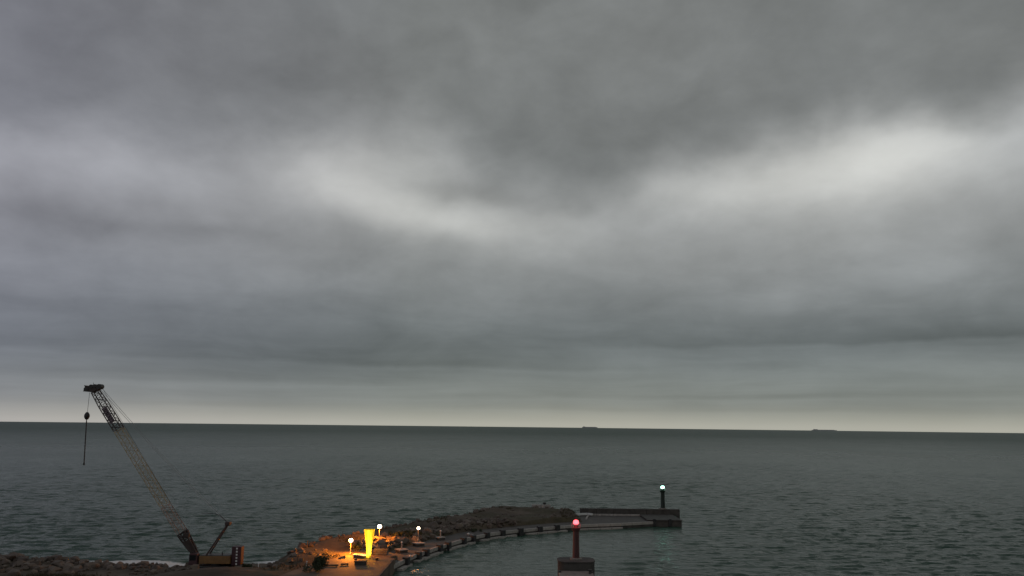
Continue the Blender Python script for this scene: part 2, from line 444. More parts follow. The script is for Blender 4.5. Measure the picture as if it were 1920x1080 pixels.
def grid_mesh(name, X_, Y_, Z_, mat, drop=None):
    r, c = X_.shape
    co = np.stack([X_, Y_, Z_], -1).reshape(-1, 3).astype(np.float32)
    i = np.arange(r * c).reshape(r, c)
    q = np.stack([i[:-1, :-1], i[:-1, 1:], i[1:, 1:], i[1:, :-1]], -1).reshape(-1, 4)
    if drop is not None:
        q = q[~drop[q].all(1)]
        used = np.unique(q); mp = np.zeros(r * c, int); mp[used] = np.arange(len(used)); co = co[used]; q = mp[q]
    me = bpy.data.meshes.new(name)
    me.vertices.add(len(co)); me.vertices.foreach_set('co', co.ravel())
    me.loops.add(q.size); me.loops.foreach_set('vertex_index', q.ravel().astype(np.int32))
    me.polygons.add(len(q)); me.polygons.foreach_set('loop_start', np.arange(0, q.size, 4, dtype=np.int32))
    me.polygons.foreach_set('loop_total', np.full(len(q), 4, np.int32))
    me.update(calc_edges=True); me.validate()
    me.polygons.foreach_set('use_smooth', np.ones(len(me.polygons), bool))
    me.materials.append(mat)
    o = bpy.data.objects.new(name, me); COL.objects.link(o)
    return o

gx, gy = np.meshgrid(np.arange(-130, 50.1, .55), np.arange(62, 240, .55))
gz = height(gx, gy)
ground = grid_mesh('ground', gx, gy, gz, MT['ground'], drop=(gz.ravel() < -1.5))
tag(ground, 'brown earth and scrub of the curved breakwater and shore', None, None, 'structure')
LOC[ground] = Vector()

# ------------------------------------------------------------------ sea
ang = np.radians(np.linspace(-47, 47, 860))
rad = [88.0]
while rad[-1] < 42000: rad.append(rad[-1] * (1.0028 + .045 * float(np.clip((rad[-1] - 450) / 12000, 0, 1))))
rad = np.array(rad)
A_, R2 = np.meshgrid(ang, rad)
SX, SY = R2 * np.sin(A_), R2 * np.cos(A_)
cell = np.gradient(rad)[:, None] * np.ones_like(SX)
harbour = [tuple(p) for p in quay] + [(44, 205), (40, 190), (24, 150), (18, 60), (XP, 60)]
dH = seg_dist(SX, SY, harbour + [harbour[0]])
inH = inside(SX, SY, harbour)
shelter = np.where(inH, sst(0, 14, dH) * .55 + .45, sst(25, 0, dH) * .45)
SZ = np.zeros_like(SX)
NW = 84
lam = np.geomspace(1.7, 15, NW)
lam *= rng.uniform(.93, 1.07, NW)
amp = .0138 * lam ** .70 * np.exp(-(lam / 5.8) ** 2.2) * rng.uniform(.5, 1.4, NW)
th = np.radians(-90 + rng.normal(4, 17, NW))
ph = rng.uniform(0, 2 * np.pi, NW)
for L_, a_, t_, p_ in zip(lam, amp, th, ph):
    k = 2 * np.pi / L_
    att = sst(1.8, 3.6, L_ / np.maximum(cell, .01)) 
    arg = k * (SX * math.cos(t_) + SY * math.sin(t_)) + p_
    s_ = np.sin(arg)
    SZ += a_ * att * (s_ + .22 * np.cos(2 * arg + .6))
gust = .62 + .70 * vnoise(SX, SY * .6, .018)
SZ *= gust * (1 - shelter * .80)
SZ -= R2 ** 2 / (2 * 6.371e6)
near = R2 < 420
dL = np.full(SX.shape, 99.0)
dL[near] = seg_dist(SX[near], SY[near], outer)
foam = np.clip(1 - dL / 4.2, 0, 1) * sst(-84, -74, SX) * (.30 + .55 * vnoise(SX, SY, .09))
foam *= 1.35
foam += np.exp(-((SX + 62) ** 2 / 60 + (SY - 150.5 + (SX + 62) * .2) ** 2 / 12)) * 1.15
foam += np.exp(-((SX + 44) ** 2 / 60 + (SY - 153) ** 2 / 4)) * .48
SZ += .18 * np.clip(foam, 0, 1)
sea = grid_mesh('sea', SX, SY, SZ, MT['sea'])
tag(sea, 'grey green sea with low wind waves out to the horizon', None, None, 'structure')
for nm, arr in (('foam', foam), ('shelter', shelter)):
    a_ = sea.data.attributes.new(nm, 'FLOAT', 'POINT'); a_.data.foreach_set('value', arr.ravel().astype(np.float32))

# ------------------------------------------------------------------ rocks
def rock_mesh(i):
    r = random.Random(100 + i); bm = bmesh.new()
    sx_, sy_, sz_ = r.uniform(.8, 1.25), r.uniform(.7, 1.1), r.uniform(.5, .85)
    for _ in range(17):
        d = Vector((r.gauss(0, 1), r.gauss(0, 1), r.gauss(0, 1))).normalized() * r.uniform(.82, 1.05)
        bm.verts.new((d.x * sx_, d.y * sy_, d.z * sz_))
    res = bmesh.ops.convex_hull(bm, input=bm.verts[:])
    bmesh.ops.delete(bm, geom=[g for g in res['geom_interior'] if isinstance(g, bmesh.types.BMVert)], context='VERTS')
    me = bpy.data.meshes.new('rock'); bm.to_mesh(me); bm.free(); me.materials.append(MT['rock'])
    return me
ROCKS = [rock_mesh(i) for i in range(14)]
spots = []
def hz(x, y): return float(height(np.array([x]), np.array([y]))[0])
def scatter(n, gen, r0, r1, sink=.25):
    P = [gen() for _ in range(n)]
    hs = height(np.array([p[0] for p in P]), np.array([p[1] for p in P]))
    for (x, y), h in zip(P, hs):
        if h < -1.6: h = -.9
        r = r0 + (r1 - r0) * rnd.random() ** 2.2
        spots.append((x, y, float(h) + r * (.45 - sink), r))
scatter(460, lambda: (rnd.uniform(-104, -47), 0) and (lambda x: (x, np.interp(x, [-120, -92, -72, -64, -54, -45], [157, 152.5, 149.5, 147, 146, 148]) + 1.2 - abs(rnd.gauss(0, 1)) * 9.5))(rnd.uniform(-104, -66)), .35, 1.25)
scatter(190, lambda: (lambda x: (x, np.interp(x, [-72, -64, -54, -45], [149.5, 147, 146, 148]) + .6 - abs(rnd.gauss(0, 1)) * 6))(rnd.uniform(-67, -47)), .3, .85)
cw = resample(crest_w, 1.0)
def on_crest():
    i = rnd.randrange(len(cw) - 1); a, b = Vector(cw[i]), Vector(cw[i + 1]); d = (b - a).normalized()
    p = a.lerp(b, rnd.random()) + Vector((d.y, -d.x)) * (rnd.uniform(-.6, 5.2))
    return p.x, p.y
scatter(440, on_crest, .4, .95)
def inner_bank():
    i = rnd.randrange(4, len(quay) - 14); a, b = Vector(quay[i]), Vector(quay[i + 1]); d = (b - a).normalized()
    p = a.lerp(b, rnd.random()) + Vector((-d.y, d.x)) * rnd.uniform(6.0, 12.5)
    return p.x, p.y
scatter(420, inner_bank, .35, 1.15)
scatter(150, lambda: (rnd.uniform(-26, 16), rnd.uniform(170, 226)), .2, .6)
pk = at(950, 939, 3.2)
scatter(26, lambda: (pk.x + rnd.gauss(0, 3.4), pk.y + rnd.gauss(0, 1.6)), .8, 1.7, -.2)
jk = at(560, 1042, 2.2)
scatter(46, lambda: (jk.x + rnd.gauss(0, 3.2), jk.y + rnd.gauss(0, 3.5)), .3, .85)
def size_seen(s):
    v = CM.transposed() @ (Vector(s[:3]) - Vector((0, 0, H)))
    u, w = 960 + FPX * v.x / -v.z, 540 - FPX * v.y / -v.z
    return (s[3] / -v.z) * (1 if (-15 < u < 1935 and w < 1090) else .1)
spots.sort(key=size_seen, reverse=True)
restv, restf = [], []
for i, (x, y, z, r) in enumerate(spots):
    me = ROCKS[i % len(ROCKS)]
    e = (rnd.uniform(-.5, .5), rnd.uniform(-.5, .5), rnd.uniform(0, 6.28))
    if i < 300:
        o = bpy.data.objects.new('rock', me); COL.objects.link(o)
        o.parent = ground; o.location = (x, y, z); o.rotation_euler = e; o.scale = (r, r, r)
    else:
        M = Matrix.Translation((x, y, z)) @ Matrix.Rotation(e[2], 4, 'Z') @ Matrix.Rotation(e[0], 4, 'X') @ Matrix.Scale(r, 4)
        k = len(restv); restv += [M @ v.co for v in me.vertices]; restf += [[k + q for q in p.vertices] for p in me.polygons]
b = MB(); b.v = restv; b.f = restf
tag(b.build('small_rocks', 'rock', ground), kind='stuff')

# ------------------------------------------------------------------ plaza, quay, end wall
plaza = MB().prism(plaza_poly, -1.0, 2.0).build('plaza', 'paving')
tag(plaza, 'paved waterside plaza lit orange beside the glowing yellow column', kind='structure'); LOC[plaza] = Vector()
b = MB()
for k in range(26):                          # kerb stones along the water edge of the plaza
    MB().box((XP - .05, 145.2 - 1.5 - k * 2.0, 2.09), (.42, 1.94, .16)).build('kerb_stone', 'darkwall', plaza, .02)

back = []
for i, (p, q) in enumerate(zip(quay, offs(quay, 6.4))):
    back.append(q)
iw = max(i for i, p in enumerate(quay) if p[0] < 17.5)
for i in range(iw, len(back)): back[i] = (quay[i][0] + .3, 225.0)
m = MB()
vs, fs = [], []
for p, q in zip(offs(quay, .5), back): vs += [(p[0], p[1], 1.16), (q[0], q[1], 1.19), (p[0], p[1], -1.6), (q[0], q[1], -1.6)]
n = len(quay)
for i in range(n - 1):
    a = 4 * i; fs += [(a, a + 4, a + 5, a + 1), (a + 2, a + 6, a + 4, a), (a + 1, a + 5, a + 7, a + 3)]
fs += [(0, 1, 3, 2), (4 * n - 4, 4 * n - 2, 4 * n - 1, 4 * n - 3)]
m.add(vs, fs)
quay_o = m.build('quay', 'deck'); LOC[quay_o] = Vector()
tag(quay_o, 'curved concrete quay along the inner side of the breakwater', kind='structure')
edge_in = offs(quay, .5); lo_out = offs(quay, -.75)
for i in range(n - 1):
    a, b2, c, d = Vector(quay[i]), Vector(quay[i + 1]), Vector(edge_in[i + 1]), Vector(edge_in[i])
    a, b2 = a.lerp(b2, .012), b2.lerp(a, .012); d, c = d.lerp(c, .012), c.lerp(d, .012)
    dz_ = rnd.uniform(-.015, .02)
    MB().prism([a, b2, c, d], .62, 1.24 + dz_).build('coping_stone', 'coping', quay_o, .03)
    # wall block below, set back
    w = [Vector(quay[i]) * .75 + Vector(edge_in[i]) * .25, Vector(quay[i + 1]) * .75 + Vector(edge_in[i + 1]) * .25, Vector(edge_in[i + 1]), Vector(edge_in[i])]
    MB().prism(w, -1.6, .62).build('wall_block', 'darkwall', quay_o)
    if 1 <= i < iw + 4 and i % 5 != 3:       # low ledge at the water
        e0, e1 = Vector(lo_out[i]), Vector(lo_out[i + 1])
        MB().prism([e0.lerp(e1, .03), e1.lerp(e0, .03), w[1], w[0]], -1.4, .34 + rnd.uniform(-.03, .03)).build('ledge_block', 'coping', quay_o, .04)

# end block of the mole
ex = quay[-1][0]
eb = thing('mole_head_block', (ex - 2.5, 219, 0), 'dark square concrete block ending the breakwater below the green light', 'block')
MB().box((ex - 2.4, 219.2, -.05), (8.2, 13.0, 2.9)).build('block', 'darkwall', eb, .12)
MB().box((ex - 2.4, 219.2, 1.51), (8.5, 13.3, .22)).build('cap_slab', 'darkwall', eb, .05)
for dx_ in (-2.6, 1.2): MB().box((ex - 2.4 + dx_, 212.5, 1.0), (.7, .35, 1.7)).build('fender', 'rubber', eb, .05)
pw = thing('parapet_wall', (30, 226, 1.2), 'long dark concrete parapet wall on the seaward side under the green light', 'wall')
x0, x1 = at(1090, 960, 2.4).x, onplane(1274, 960, 226.2).x
npan = 6
for k in range(npan):
    xa = x0 + (x1 - x0) * k / npan; xb = x0 + (x1 - x0) * (k + 1) / npan - .05
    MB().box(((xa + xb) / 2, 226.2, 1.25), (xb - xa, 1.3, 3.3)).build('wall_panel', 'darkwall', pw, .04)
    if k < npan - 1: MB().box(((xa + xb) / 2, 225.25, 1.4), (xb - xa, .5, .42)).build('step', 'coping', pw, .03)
wr = thing('ramp_kerb', at(1100, 967, 1.3), 'pale curved concrete kerb where the parapet wall begins', 'kerb')
kp = [at(1074, 963.5, 1.9), at(1088, 962.5, 1.9), at(1102, 962, 1.9), at(1110, 963, 1.9)]
m = MB()
for p, q in zip(kp, kp[1:]): m.box((p + q) / 2 - Vector((0, 0, .2)), ((q - p).length, .55, .45), math.atan2(q.y - p.y, q.x - p.x))
m.build('kerb_top', 'white', wr)
kp = [at(1110, 963.5, 1.6), at(1102, 967, 1.4), at(1099, 973, 1.3)]
m = MB()
for p, q in zip(kp, kp[1:]): m.box((p + q) / 2 - Vector((0, 0, .1)), ((q - p).length, .4, .3), math.atan2(q.y - p.y, q.x - p.x))
m.build('kerb_return', 'coping', wr)

# ------------------------------------------------------------------ harbour light towers
def light_tower(name, p, hgt, w, paint, lampm, lcol, watts, label):
    t = thing(name, p, label, 'light tower'); p = Vector(p)
    MB().lathe(p, [(w * .95, 0), (w * .95, .25), (w * .75, .3)], 16).build('base_plinth', 'concrete', t)
    MB().lathe(p + Vector((0, 0, .25)), [(w * .56, 0), (w * .50, hgt * .35), (w * .47, hgt * .72)], 16).build('shaft', paint, t, smooth=False)
    zt = hgt * .72 + .25
    MB().lathe(p + Vector((0, 0, zt)), [(w * .5, -.5), (w * .68, -.12), (w * .72, 0), (w * .72, .1)], 16).build('gallery', paint, t)
    r = MB()
    for i in range(8):
        a = i * math.pi / 4; q = p + Vector((math.cos(a) * w * .68, math.sin(a) * w * .68, zt + .1))
        a2 = a + math.pi / 4; q2 = p + Vector((math.cos(a2) * w * .68, math.sin(a2) * w * .68, zt + .1))
        r.tube(q, q + Vector((0, 0, .55)), .025, n=5); r.tube(q + Vector((0, 0, .55)), q2 + Vector((0, 0, .55)), .025, n=5)
    r.build('railing', 'galv', t)
    MB().lathe(p + Vector((0, 0, zt + .1)), [(w * .30, 0), (w * .30, hgt * .07)], 12).build('lantern_stand', paint, t)
    ld = MB()
    for sx_ in (-.2, .2): ld.tube(p + Vector((sx_ + w * .1, -w * .62, .3)), p + Vector((sx_ + w * .1, -w * .56, zt)), .03, n=5)
    for k in range(14): ld.tube(p + Vector((w * .1 - .2, -w * .6, .5 + k * (zt - .6) / 14)), p + Vector((w * .1 + .2, -w * .6, .5 + k * (zt - .6) / 14)), .022, n=4)
    ld.build('ladder', 'steel', t)
    zl = zt + .1 + hgt * .07
    ln = MB().lathe(p + Vector((0, 0, zl)), [(w * .30, 0), (w * .44, hgt * .025), (w * .45, hgt * .06), (w * .36, hgt * .095), (w * .15, hgt * .115)], 14).build('lantern', lampm, t, smooth=True); LOC[ln] = p
    c = MB().lathe(p + Vector((0, 0, zl + hgt * .115)), [(w * .16, -.03), (w * .16, .1), (w * .06, .2)], 12).build('lantern_cap', 'steel', ln)
    MB().ball(p + Vector((0, 0, zl + hgt * .115 + .28)), .11, 8, 6).build('finial', 'steel', ln)
    lamp(t, p + Vector((0, -w * .75, zl + hgt * .06)), lcol, watts, .15)
    return t
gp = onplane(1243, 956, 226.2)
light_tower('green_light_tower', (gp.x, 226.2, 2.9), 6.1, 1.05, 'greenpaint', 'lampgreen', (.2, 1, .6), 18,
            'dark green harbour light tower with lit green lantern at the mole end')
pier_y = 133.0
rp = onplane(1080, 1047, 138.5)
light_tower('red_light_tower', (rp.x, 138.5, 3.25), 6.3, 1.0, 'redpaint', 'lampred', (1, .05, .08), 60,
            'red harbour light tower with lit red lantern on the inner pier head')
pr = thing('pier_head', (rp.x, 136, 0), 'short concrete pier with dark rounded head carrying the red light tower', 'pier')
hd = [(rp.x + math.copysign(abs(math.cos(a)) ** .55, math.cos(a)) * 2.85, 138.6 + math.copysign(abs(math.sin(a)) ** .55, math.sin(a)) * 2.5) for a in [i * 2 * math.pi / 28 for i in range(28)]]
MB().prism(hd, -1.5, 3.05).build('head_wall', 'darkwall', pr, .06)
hd2 = [((x - rp.x) * 1.03 + rp.x, (y - 138.6) * 1.03 + 138.6) for x, y in hd]
MB().prism(hd2, 3.05, 3.27).build('head_cap', 'darkwall', pr, .05)
for k in range(14):
    MB().box((rp.x - .35, 134.6 - k * 3.0, .25), (5.2, 2.95, 3.4)).build('deck_slab', 'concrete', pr, .05)
for sx_ in (-2.75, 2.05):
    MB().box((rp.x + sx_, 134.9, 1.0), (.45, 1.0, 2.3)).build('fender', 'rubber', pr, .06)
MB().lathe((rp.x + 1.75, 133.6, 1.95), [(.22, 0), (.2, .4), (.32, .5), (.32, .62)], 12).build('bollard', 'steel', pr)

# ------------------------------------------------------------------ yellow column and plaza furniture
tp = at(691, 1047, 2.0)
yc = thing('yellow_column', tp, 'floodlit yellow column flaring out at the top on the plaza', 'column')
pf = [(.50, 0), (.50, .12), (.42, .16), (.39, 1.3), (.39, 2.0), (.42, 2.6), (.50, 3.3), (.60, 4.0), (.75, 4.58), (.75, 4.68)]
MB().lathe(tp, pf, 8, math.pi / 8).build('flared_shaft', 'yellow', yc)
for a in (0, 90, 180, 270):
    ca, sa = math.cos(math.radians(a + 22.5)), math.sin(math.radians(a + 22.5))
    MB().add([tp + Vector((ca * r1 + o * -sa, sa * r1 + o * ca, z)) for o in (-.05, .05) for r1, z in ((.36, 1.6), (.43, 1.6), (.53, 2.6), (.90, 4.66), (.74, 4.66), (.48, 2.6))],
             [(0, 1, 2, 5), (5, 2, 3, 4), (11, 8, 7, 6), (10, 9, 8, 11), (1, 7, 8, 2), (2, 8, 9, 3), (3, 9, 10, 4)]).build('fin', 'yellow', yc)
def spot(parent, p, target, col, watts, ang_=80):
    L = bpy.data.lights.new('flood_beam', 'SPOT'); L.energy = watts; L.color = col; L.spot_size = math.radians(ang_); L.spot_blend = .25
    L.shadow_soft_size = .12
    o = bpy.data.objects.new('flood_beam', L); COL.objects.link(o); o.parent = parent; o.location = Vector(p) - LOC[parent]
    o.rotation_euler = (Vector(target) - Vector(p)).to_track_quat('-Z', 'Y').to_euler()
for dx_, dy_, nm in ((-1.6, -3.0, 'left of'), (1.7, -2.0, 'right of')):
    q = tp + Vector((dx_, dy_, 0))
    fl = thing('floodlight', q, 'small ground floodlight %s the yellow column base' % nm, 'floodlight', 'floodlights of the yellow column')
    MB().box(q + Vector((0, 0, .06)), (.36, .2, .12)).build('bracket', 'steel', fl, .01)
    MB().box(q + Vector((0, 0, .26)), (.42, .26, .26), .4).build('housing', 'steel', fl, .03)
    spot(fl, q + Vector((0, .0, .48)), tp + Vector((0, 0, 3.3)), (1.0, .72, .22), 2000, 96)

def lamp_post(p, hgt, gr, label, watts, lit=True, col=(1.0, .27, .016)):
    p = Vector(p)
    t = thing('lamp_post', p, label, 'lamp post', 'globe lamp posts on the breakwater')
    MB().lathe(p, [(.16, 0), (.16, .3), (.09, .38)], 10).build('base', 'galv', t)
    MB().tube(p + Vector((0, 0, .3)), p + Vector((0, 0, hgt - gr * .9)), .065, .05, 8).build('pole', 'galv', t)
    MB().lathe(p + Vector((0, 0, hgt - gr * 1.1)), [(.07, -.1), (gr * .5, 0), (gr * .55, .08)], 12).build('collar', 'steel', t)
    MB().ball(p + Vector((0, 0, hgt)), gr, 14, 10).build('globe', 'lampwhite' if lit else 'white', t, smooth=True)
    MB().lathe(p + Vector((0, 0, hgt + gr * .86)), [(gr * .6, 0), (gr * .3, .08), (.03, .16)], 12).build('cap', 'steel', t)
    if lit: lamp(t, p + Vector((-.2, -gr - .25, hgt - .1)), col, watts, .25)
    return t
pA = at(657, 1040, 2.0); lamp_post(pA, 2.35, .34, 'lit globe lamp post left of the yellow column', 4800)
pB = at(711, 1012, 2.2); pB.z = max(hz(pB.x, pB.y), 1.9); lamp_post(pB, (1012 - 988) * .108, .40, 'brightest globe lamp post behind the right of the yellow column', 4000)
pC = at(784, 1014, 1.75); lamp_post(pC, 2.35, .30, 'smaller lit lamp post on a plinth on the quay', 60)
for px, py, w, lb, un in ((753, 1031, 1.9, 'nearer empty square concrete plinth on the quay by the plaza', 1), (785, 1019, 1.9, 'concrete plinth on the quay under the small lit lamp post', 0),
                      (826, 1008, 1.5, 'third concrete plinth on the quay from the plaza', 2)):
    q = at(px, py, 1.6); q.z = 1.2
    t = thing('plinth', q, lb, 'plinth', 'plinths along the quay')
    MB().box(q + Vector((0, 0, .2)), (w * .85, w * .85, .4), .7).build('foot', 'darkwall', t, .02)
    MB().box(q + Vector((0, 0, .48)), (w, w, .16), .7).build('slab', 'coping', t, .03)
    if un:
        u = thing('mooring_post', q + Vector((0, 0, .56)), 'short pale post standing on the %s plinth' % ('nearer' if un == 1 else 'third'), 'post', 'short posts on quay plinths')
        MB().lathe(q + Vector((0, 0, .56)), [(.14, 0), (.12, .5), (.12, 1.1)], 10).build('post', 'galv', u)
        MB().lathe(q + Vector((0, 0, 1.66)), [(.2, 0), (.2, .12), (.08, .2)], 10).build('cap', 'white', u)
# quay fenders: dark rubber blocks hung on the edge
fx = ((761, 1), (784, 2), (799, 3), (824, 4), (840, 5), (869, 6), (887, 7), (912, 8), (942, 9), (975, 10), (1012, 11), (1045, 12))
names = ['first', 'second', 'third', 'fourth', 'fifth', 'sixth', 'seventh', 'eighth', 'ninth', 'tenth', 'eleventh', 'twelfth']
for px, k in fx:
    best = min(range(len(quay) * 10), key=lambda j: abs(960 + FPX * ((CM.transposed() @ Vector((*Vector(quay[min(j // 10, n - 2)]).lerp(Vector(quay[min(j // 10, n - 2) + 1]), (j % 10) / 10), 1.2 - H))).x) / -((CM.transposed() @ Vector((*Vector(quay[min(j // 10, n - 2)]).lerp(Vector(quay[min(j // 10, n - 2) + 1]), (j % 10) / 10), 1.2 - H))).z) - px))
    i = min(best // 10, n - 2); a, b2 = Vector(quay[i]), Vector(quay[i + 1]); p = a.lerp(b2, (best % 10) / 10)
    d = (b2 - a).normalized(); o_ = Vector((d.y, -d.x)); rz_ = math.atan2(d.y, d.x)
    c = p + o_ * .3
    t = thing('quay_fender', (c.x, c.y, 0), 'black rubber fender on the quay edge, %s from the plaza' % names[k - 1], 'fender', 'fenders along the quay edge')
    MB().box((c.x, c.y, .62), (1.15, .55, 1.9), rz_).build('rubber_block', 'rubber', t, .08)
    MB().box((p.x - o_.x * .15, p.y - o_.y * .15, 1.42), (1.0, .7, .34), rz_).build('top_bracket', 'steel', t, .04)
for px, py, lb in ((771, 1046, 'tangle of pale mooring tackle at the quay edge near the plaza'), (737, 1056, 'pale mooring tackle heap at the corner of plaza and quay'), (880, 1003.5, 'pale mooring tackle far along the quay edge')):
    q = at(px, py, 1.3)
    t = thing('mooring_tackle', q, lb, 'mooring tackle')
    r = random.Random(px)
    m = MB()
    a = q + Vector((-.8, .2, .06))
    for _ in range(11):
        a2 = q + Vector((r.uniform(-.8, .8), r.uniform(-.4, .8), r.uniform(.05, .4))); m.tube(a, a2, .06, n=5); a = a2
    m.build('rope', 'galv', t)
    MB().ball(q + Vector((-.2, .1, .22)), .26, 9, 6).build('buoy', 'white', t, smooth=True)

# steps, low wall, bench beside the column
sp_ = at(711, 1042, 2.0)
t = thing('plaza_steps', sp_, 'three pale stone steps right behind the yellow column', 'steps')
for k in range(3): MB().box(sp_ + Vector((0, .9 + k * .75, .13 + k * .26)), (2.4, .72, .26 + .0 * k), -.1).build('step', 'deck', t, .02)
lp = at(674, 1046, 2.0)
t = thing('low_wall', lp, 'low wall with bright coping left of the yellow column', 'wall')
MB().box(lp + Vector((0, .45, .2)), (2.1, 1.3, .4)).build('wall', 'paving', t, .02)
MB().box(lp + Vector((0, .45, .46)), (2.25, 1.42, .12)).build('coping', 'white', t, .02)
bp = at(675, 1060, 2.0)
t = thing('stone_bench', bp, 'dark block bench in front of the yellow column', 'bench')
MB().box(bp + Vector((0, .5, .22)), (1.8, .8, .44)).build('base', 'darkwall', t, .02)
MB().box(bp + Vector((0, .5, .54)), (2.0, 1.0, .2)).build('seat', 'darkwall', t, .03)
for px, py, l, rz_, lb in ((622, 1062, 2.0, .1, 'long low timber beam lying on the plaza left of the bench'), (646, 1060, 1.2, .25, 'short timber beam lying between bench and long beam')):
    q = at(px, py, 2.0)
    t = thing('timber_beam', q, lb, 'beam')
    MB().box(q + Vector((0, 0, .19)), (l, .3, .22), rz_).build('beam', 'wood', t, .03)
    for s_ in (-.35, .35): MB().box(q + Vector((l * s_, 0, .04)), (.15, .4, .08), rz_).build('bearer', 'wood', t)
# marker posts in the rubble
for px, py, h_, mtl, lb in ((557, 1060, 1.9, 'wood', 'thin leaning post in the rubble left of the dark shrub'), (574, 1062, 1.0, 'white', 'short white post beside the dark shrub'),
                        (575, 1034, 1.1, 'wood', 'stubby post above the rubble heap'), (484, 1056, .9, 'white', 'small white marker post near the waterline right of the crane')):
    q = at(px, py, 2.0); q.z = hz(q.x, q.y) - .05
    t = thing('marker_post', q, lb, 'post', 'posts near the rubble')
    MB().tube(q, q + Vector((.08, 0, h_)), .09, .075, 8).build('post', mtl, t)
    MB().lathe(q + Vector((.08, 0, h_ - .02)), [(.11, 0), (.11, .08), (.03, .14)], 8).build('cap', mtl, t)
# small dark bollard and pale wall on the far crest
q = at(1013, 951, 2.6)
t = thing('crest_wall', q, 'pale low wall on the far crest of the breakwater', 'wall')
for k in range(4): MB().box(q + Vector((-1.6 + k * 1.25, 0, .25)), (1.2, .5, .9)).build('block', 'coping', t, .04)
q = at(1021, 951, 2.6)
t = thing('crest_bollard', q, 'dark bollard beside the pale wall on the far crest', 'bollard')
MB().lathe(q, [(.4, 0), (.32, .3), (.28, .8), (.46, .95), (.46, 1.15), (.2, 1.25)], 12).build('bollard', 'steel', t)

# ------------------------------------------------------------------ vegetation
def shrub(px, py, w, h_, nleaf, label, z=2.0):
    q = at(px, py, z); q.z = hz(q.x, q.y) - .05
    t = thing('shrub', q, label, 'shrub', 'shrubs on the breakwater')
    r = random.Random(px)
    m = MB()
    for _ in range(6):
        m.tube(q, q + Vector((r.uniform(-.4, .4) * w, r.uniform(-.4, .4) * w, h_ * r.uniform(.5, .8))), .07, .02, 5)
    m.build('stems', 'bark', t)
    m = MB()
    cl = [(Vector((r.gauss(0, .26) * w, r.gauss(0, .26) * w, h_ * (.3 + .55 * r.random()))), r.uniform(.22, .42) * h_ * .8) for _ in range(12)]
    for _ in range(nleaf):
        c, rr = r.choice(cl)
        d = Vector((r.gauss(0, 1), r.gauss(0, 1), r.gauss(0, 1))).normalized() * rr * r.random() ** .4
        p = q + c + d
        if p.z < q.z + .05: continue
        u = Vector((r.gauss(0, 1), r.gauss(0, 1), r.gauss(0, .6))).normalized() * r.uniform(.07, .15); v = u.orthogonal().normalized() * u.length * .5
        m.add([p - u, p + v, p + u, p - v], [(0, 1, 2, 3)])
    m.build('foliage', 'foliage', t)
shrub(593, 1070, 2.7, 2.7, 3400, 'dark round shrub at the left edge of the lit plaza')
shrub(462, 1052, 2.0, .9, 900, 'low scrubby bush right of the crane', 2.2)
shrub(668, 1036, 1.8, 1.4, 1300, 'dark shrub behind the low wall beside the yellow column')
shrub(742, 1013, 3.0, 1.5, 1500, 'dark shrub bank above the quay right of the yellow column', 1.8)
shrub(768, 1007, 2.4, 1.2, 1200, 'dark shrub behind the small quay lamp post', 2.0)
shrub(888, 985, 2.6, 1.1, 900, 'dark shrub on the middle of the breakwater slope', 2.4)
# coarse grass: nobody could count it
m = MB(); r = random.Random(5)
P = []
while len(P) < 9000:
    x, y = r.uniform(-46, 18), r.uniform(126, 228)
    P.append((x, y))
P += [(r.gauss(-66, 3), r.gauss(129.5, 1.6)) for _ in range(700)]
PX, PY = np.array([p[0] for p in P]), np.array([p[1] for p in P])
hh = height(PX, PY); dens = vnoise(PX, PY, .11); ok = (hh > 1.5) & (dens > .5) & ~inside(PX, PY, plaza_poly)
ok[9000:] = hh[9000:] > .5
for x, y, h_ in zip(PX[ok], PY[ok], hh[ok]):
    for _ in range(3):
        a = r.uniform(0, 6.28); w = Vector((math.cos(a), math.sin(a), 0)) * .09; p = Vector((x + r.uniform(-.3, .3), y + r.uniform(-.3, .3), h_ - .05))
        m.add([p - w, p + w, p + Vector((r.uniform(-.2, .2), r.uniform(-.2, .2), r.uniform(.25, .6)))], [(0, 1, 2)])
g_ = m.build('grass', 'grass'); tag(g_, 'coarse dry grass growing over the breakwater earth', 'grass', kind='stuff')

# ------------------------------------------------------------------ crawler crane
CY = 140.0
def cp(px, py, dy=0.0): return onplane(px, py, CY) + Vector((0, dy, 0))
zb = cp(410, 1055).z; g0 = cp(405, 1058); g0.z = zb - 1.05
cr = thing('crawler_crane', g0, 'lattice boom crawler crane with yellow body standing on the shore', 'crane')
for s_ in (-1.7, 1.7):
    tr = MB(); L = 2.5
    prof = [(-L, .45), (-L + .25, .1), (L - .25, .1), (L, .45), (L - .1, .85), (-L + .1, .85)]
    vs = [g0 + Vector((x, s_ + o * .35, z - .1)) for o in (-1, 1) for x, z in prof]; k = 6
    tr.add(vs, [(i, (i + 1) % k, k + (i + 1) % k, k + i) for i in range(k)] + [tuple(range(k - 1, -1, -1)), tuple(range(k, 2 * k))])
    t_ = tr.build('track', 'steel', cr, .04); LOC[t_] = g0
    for w in range(5):
        c = g0 + Vector((-1.9 + w * .95, s_ + math.copysign(.37, s_) - .0, .32)); MB().tube(c - Vector((0, .08, 0)), c + Vector((0, .08, 0)), .27, n=10).build('track_roller', 'steel', t_)
MB().lathe(g0 + Vector((0, 0, .75)), [(1.1, 0), (1.1, .35)], 16).build('slew_ring', 'steel', cr)
bl, br = cp(378, 1050), cp(436, 1043)
cx = (bl.x + br.x) / 2; cwid = br.x - bl.x; zt = cp(410, 1040.5).z
hs = MB().box((cx, CY, (zb + zt) / 2), (cwid, 2.6, zt - zb)).build('engine_house', 'orange', cr, .05); LOC[hs] = g0
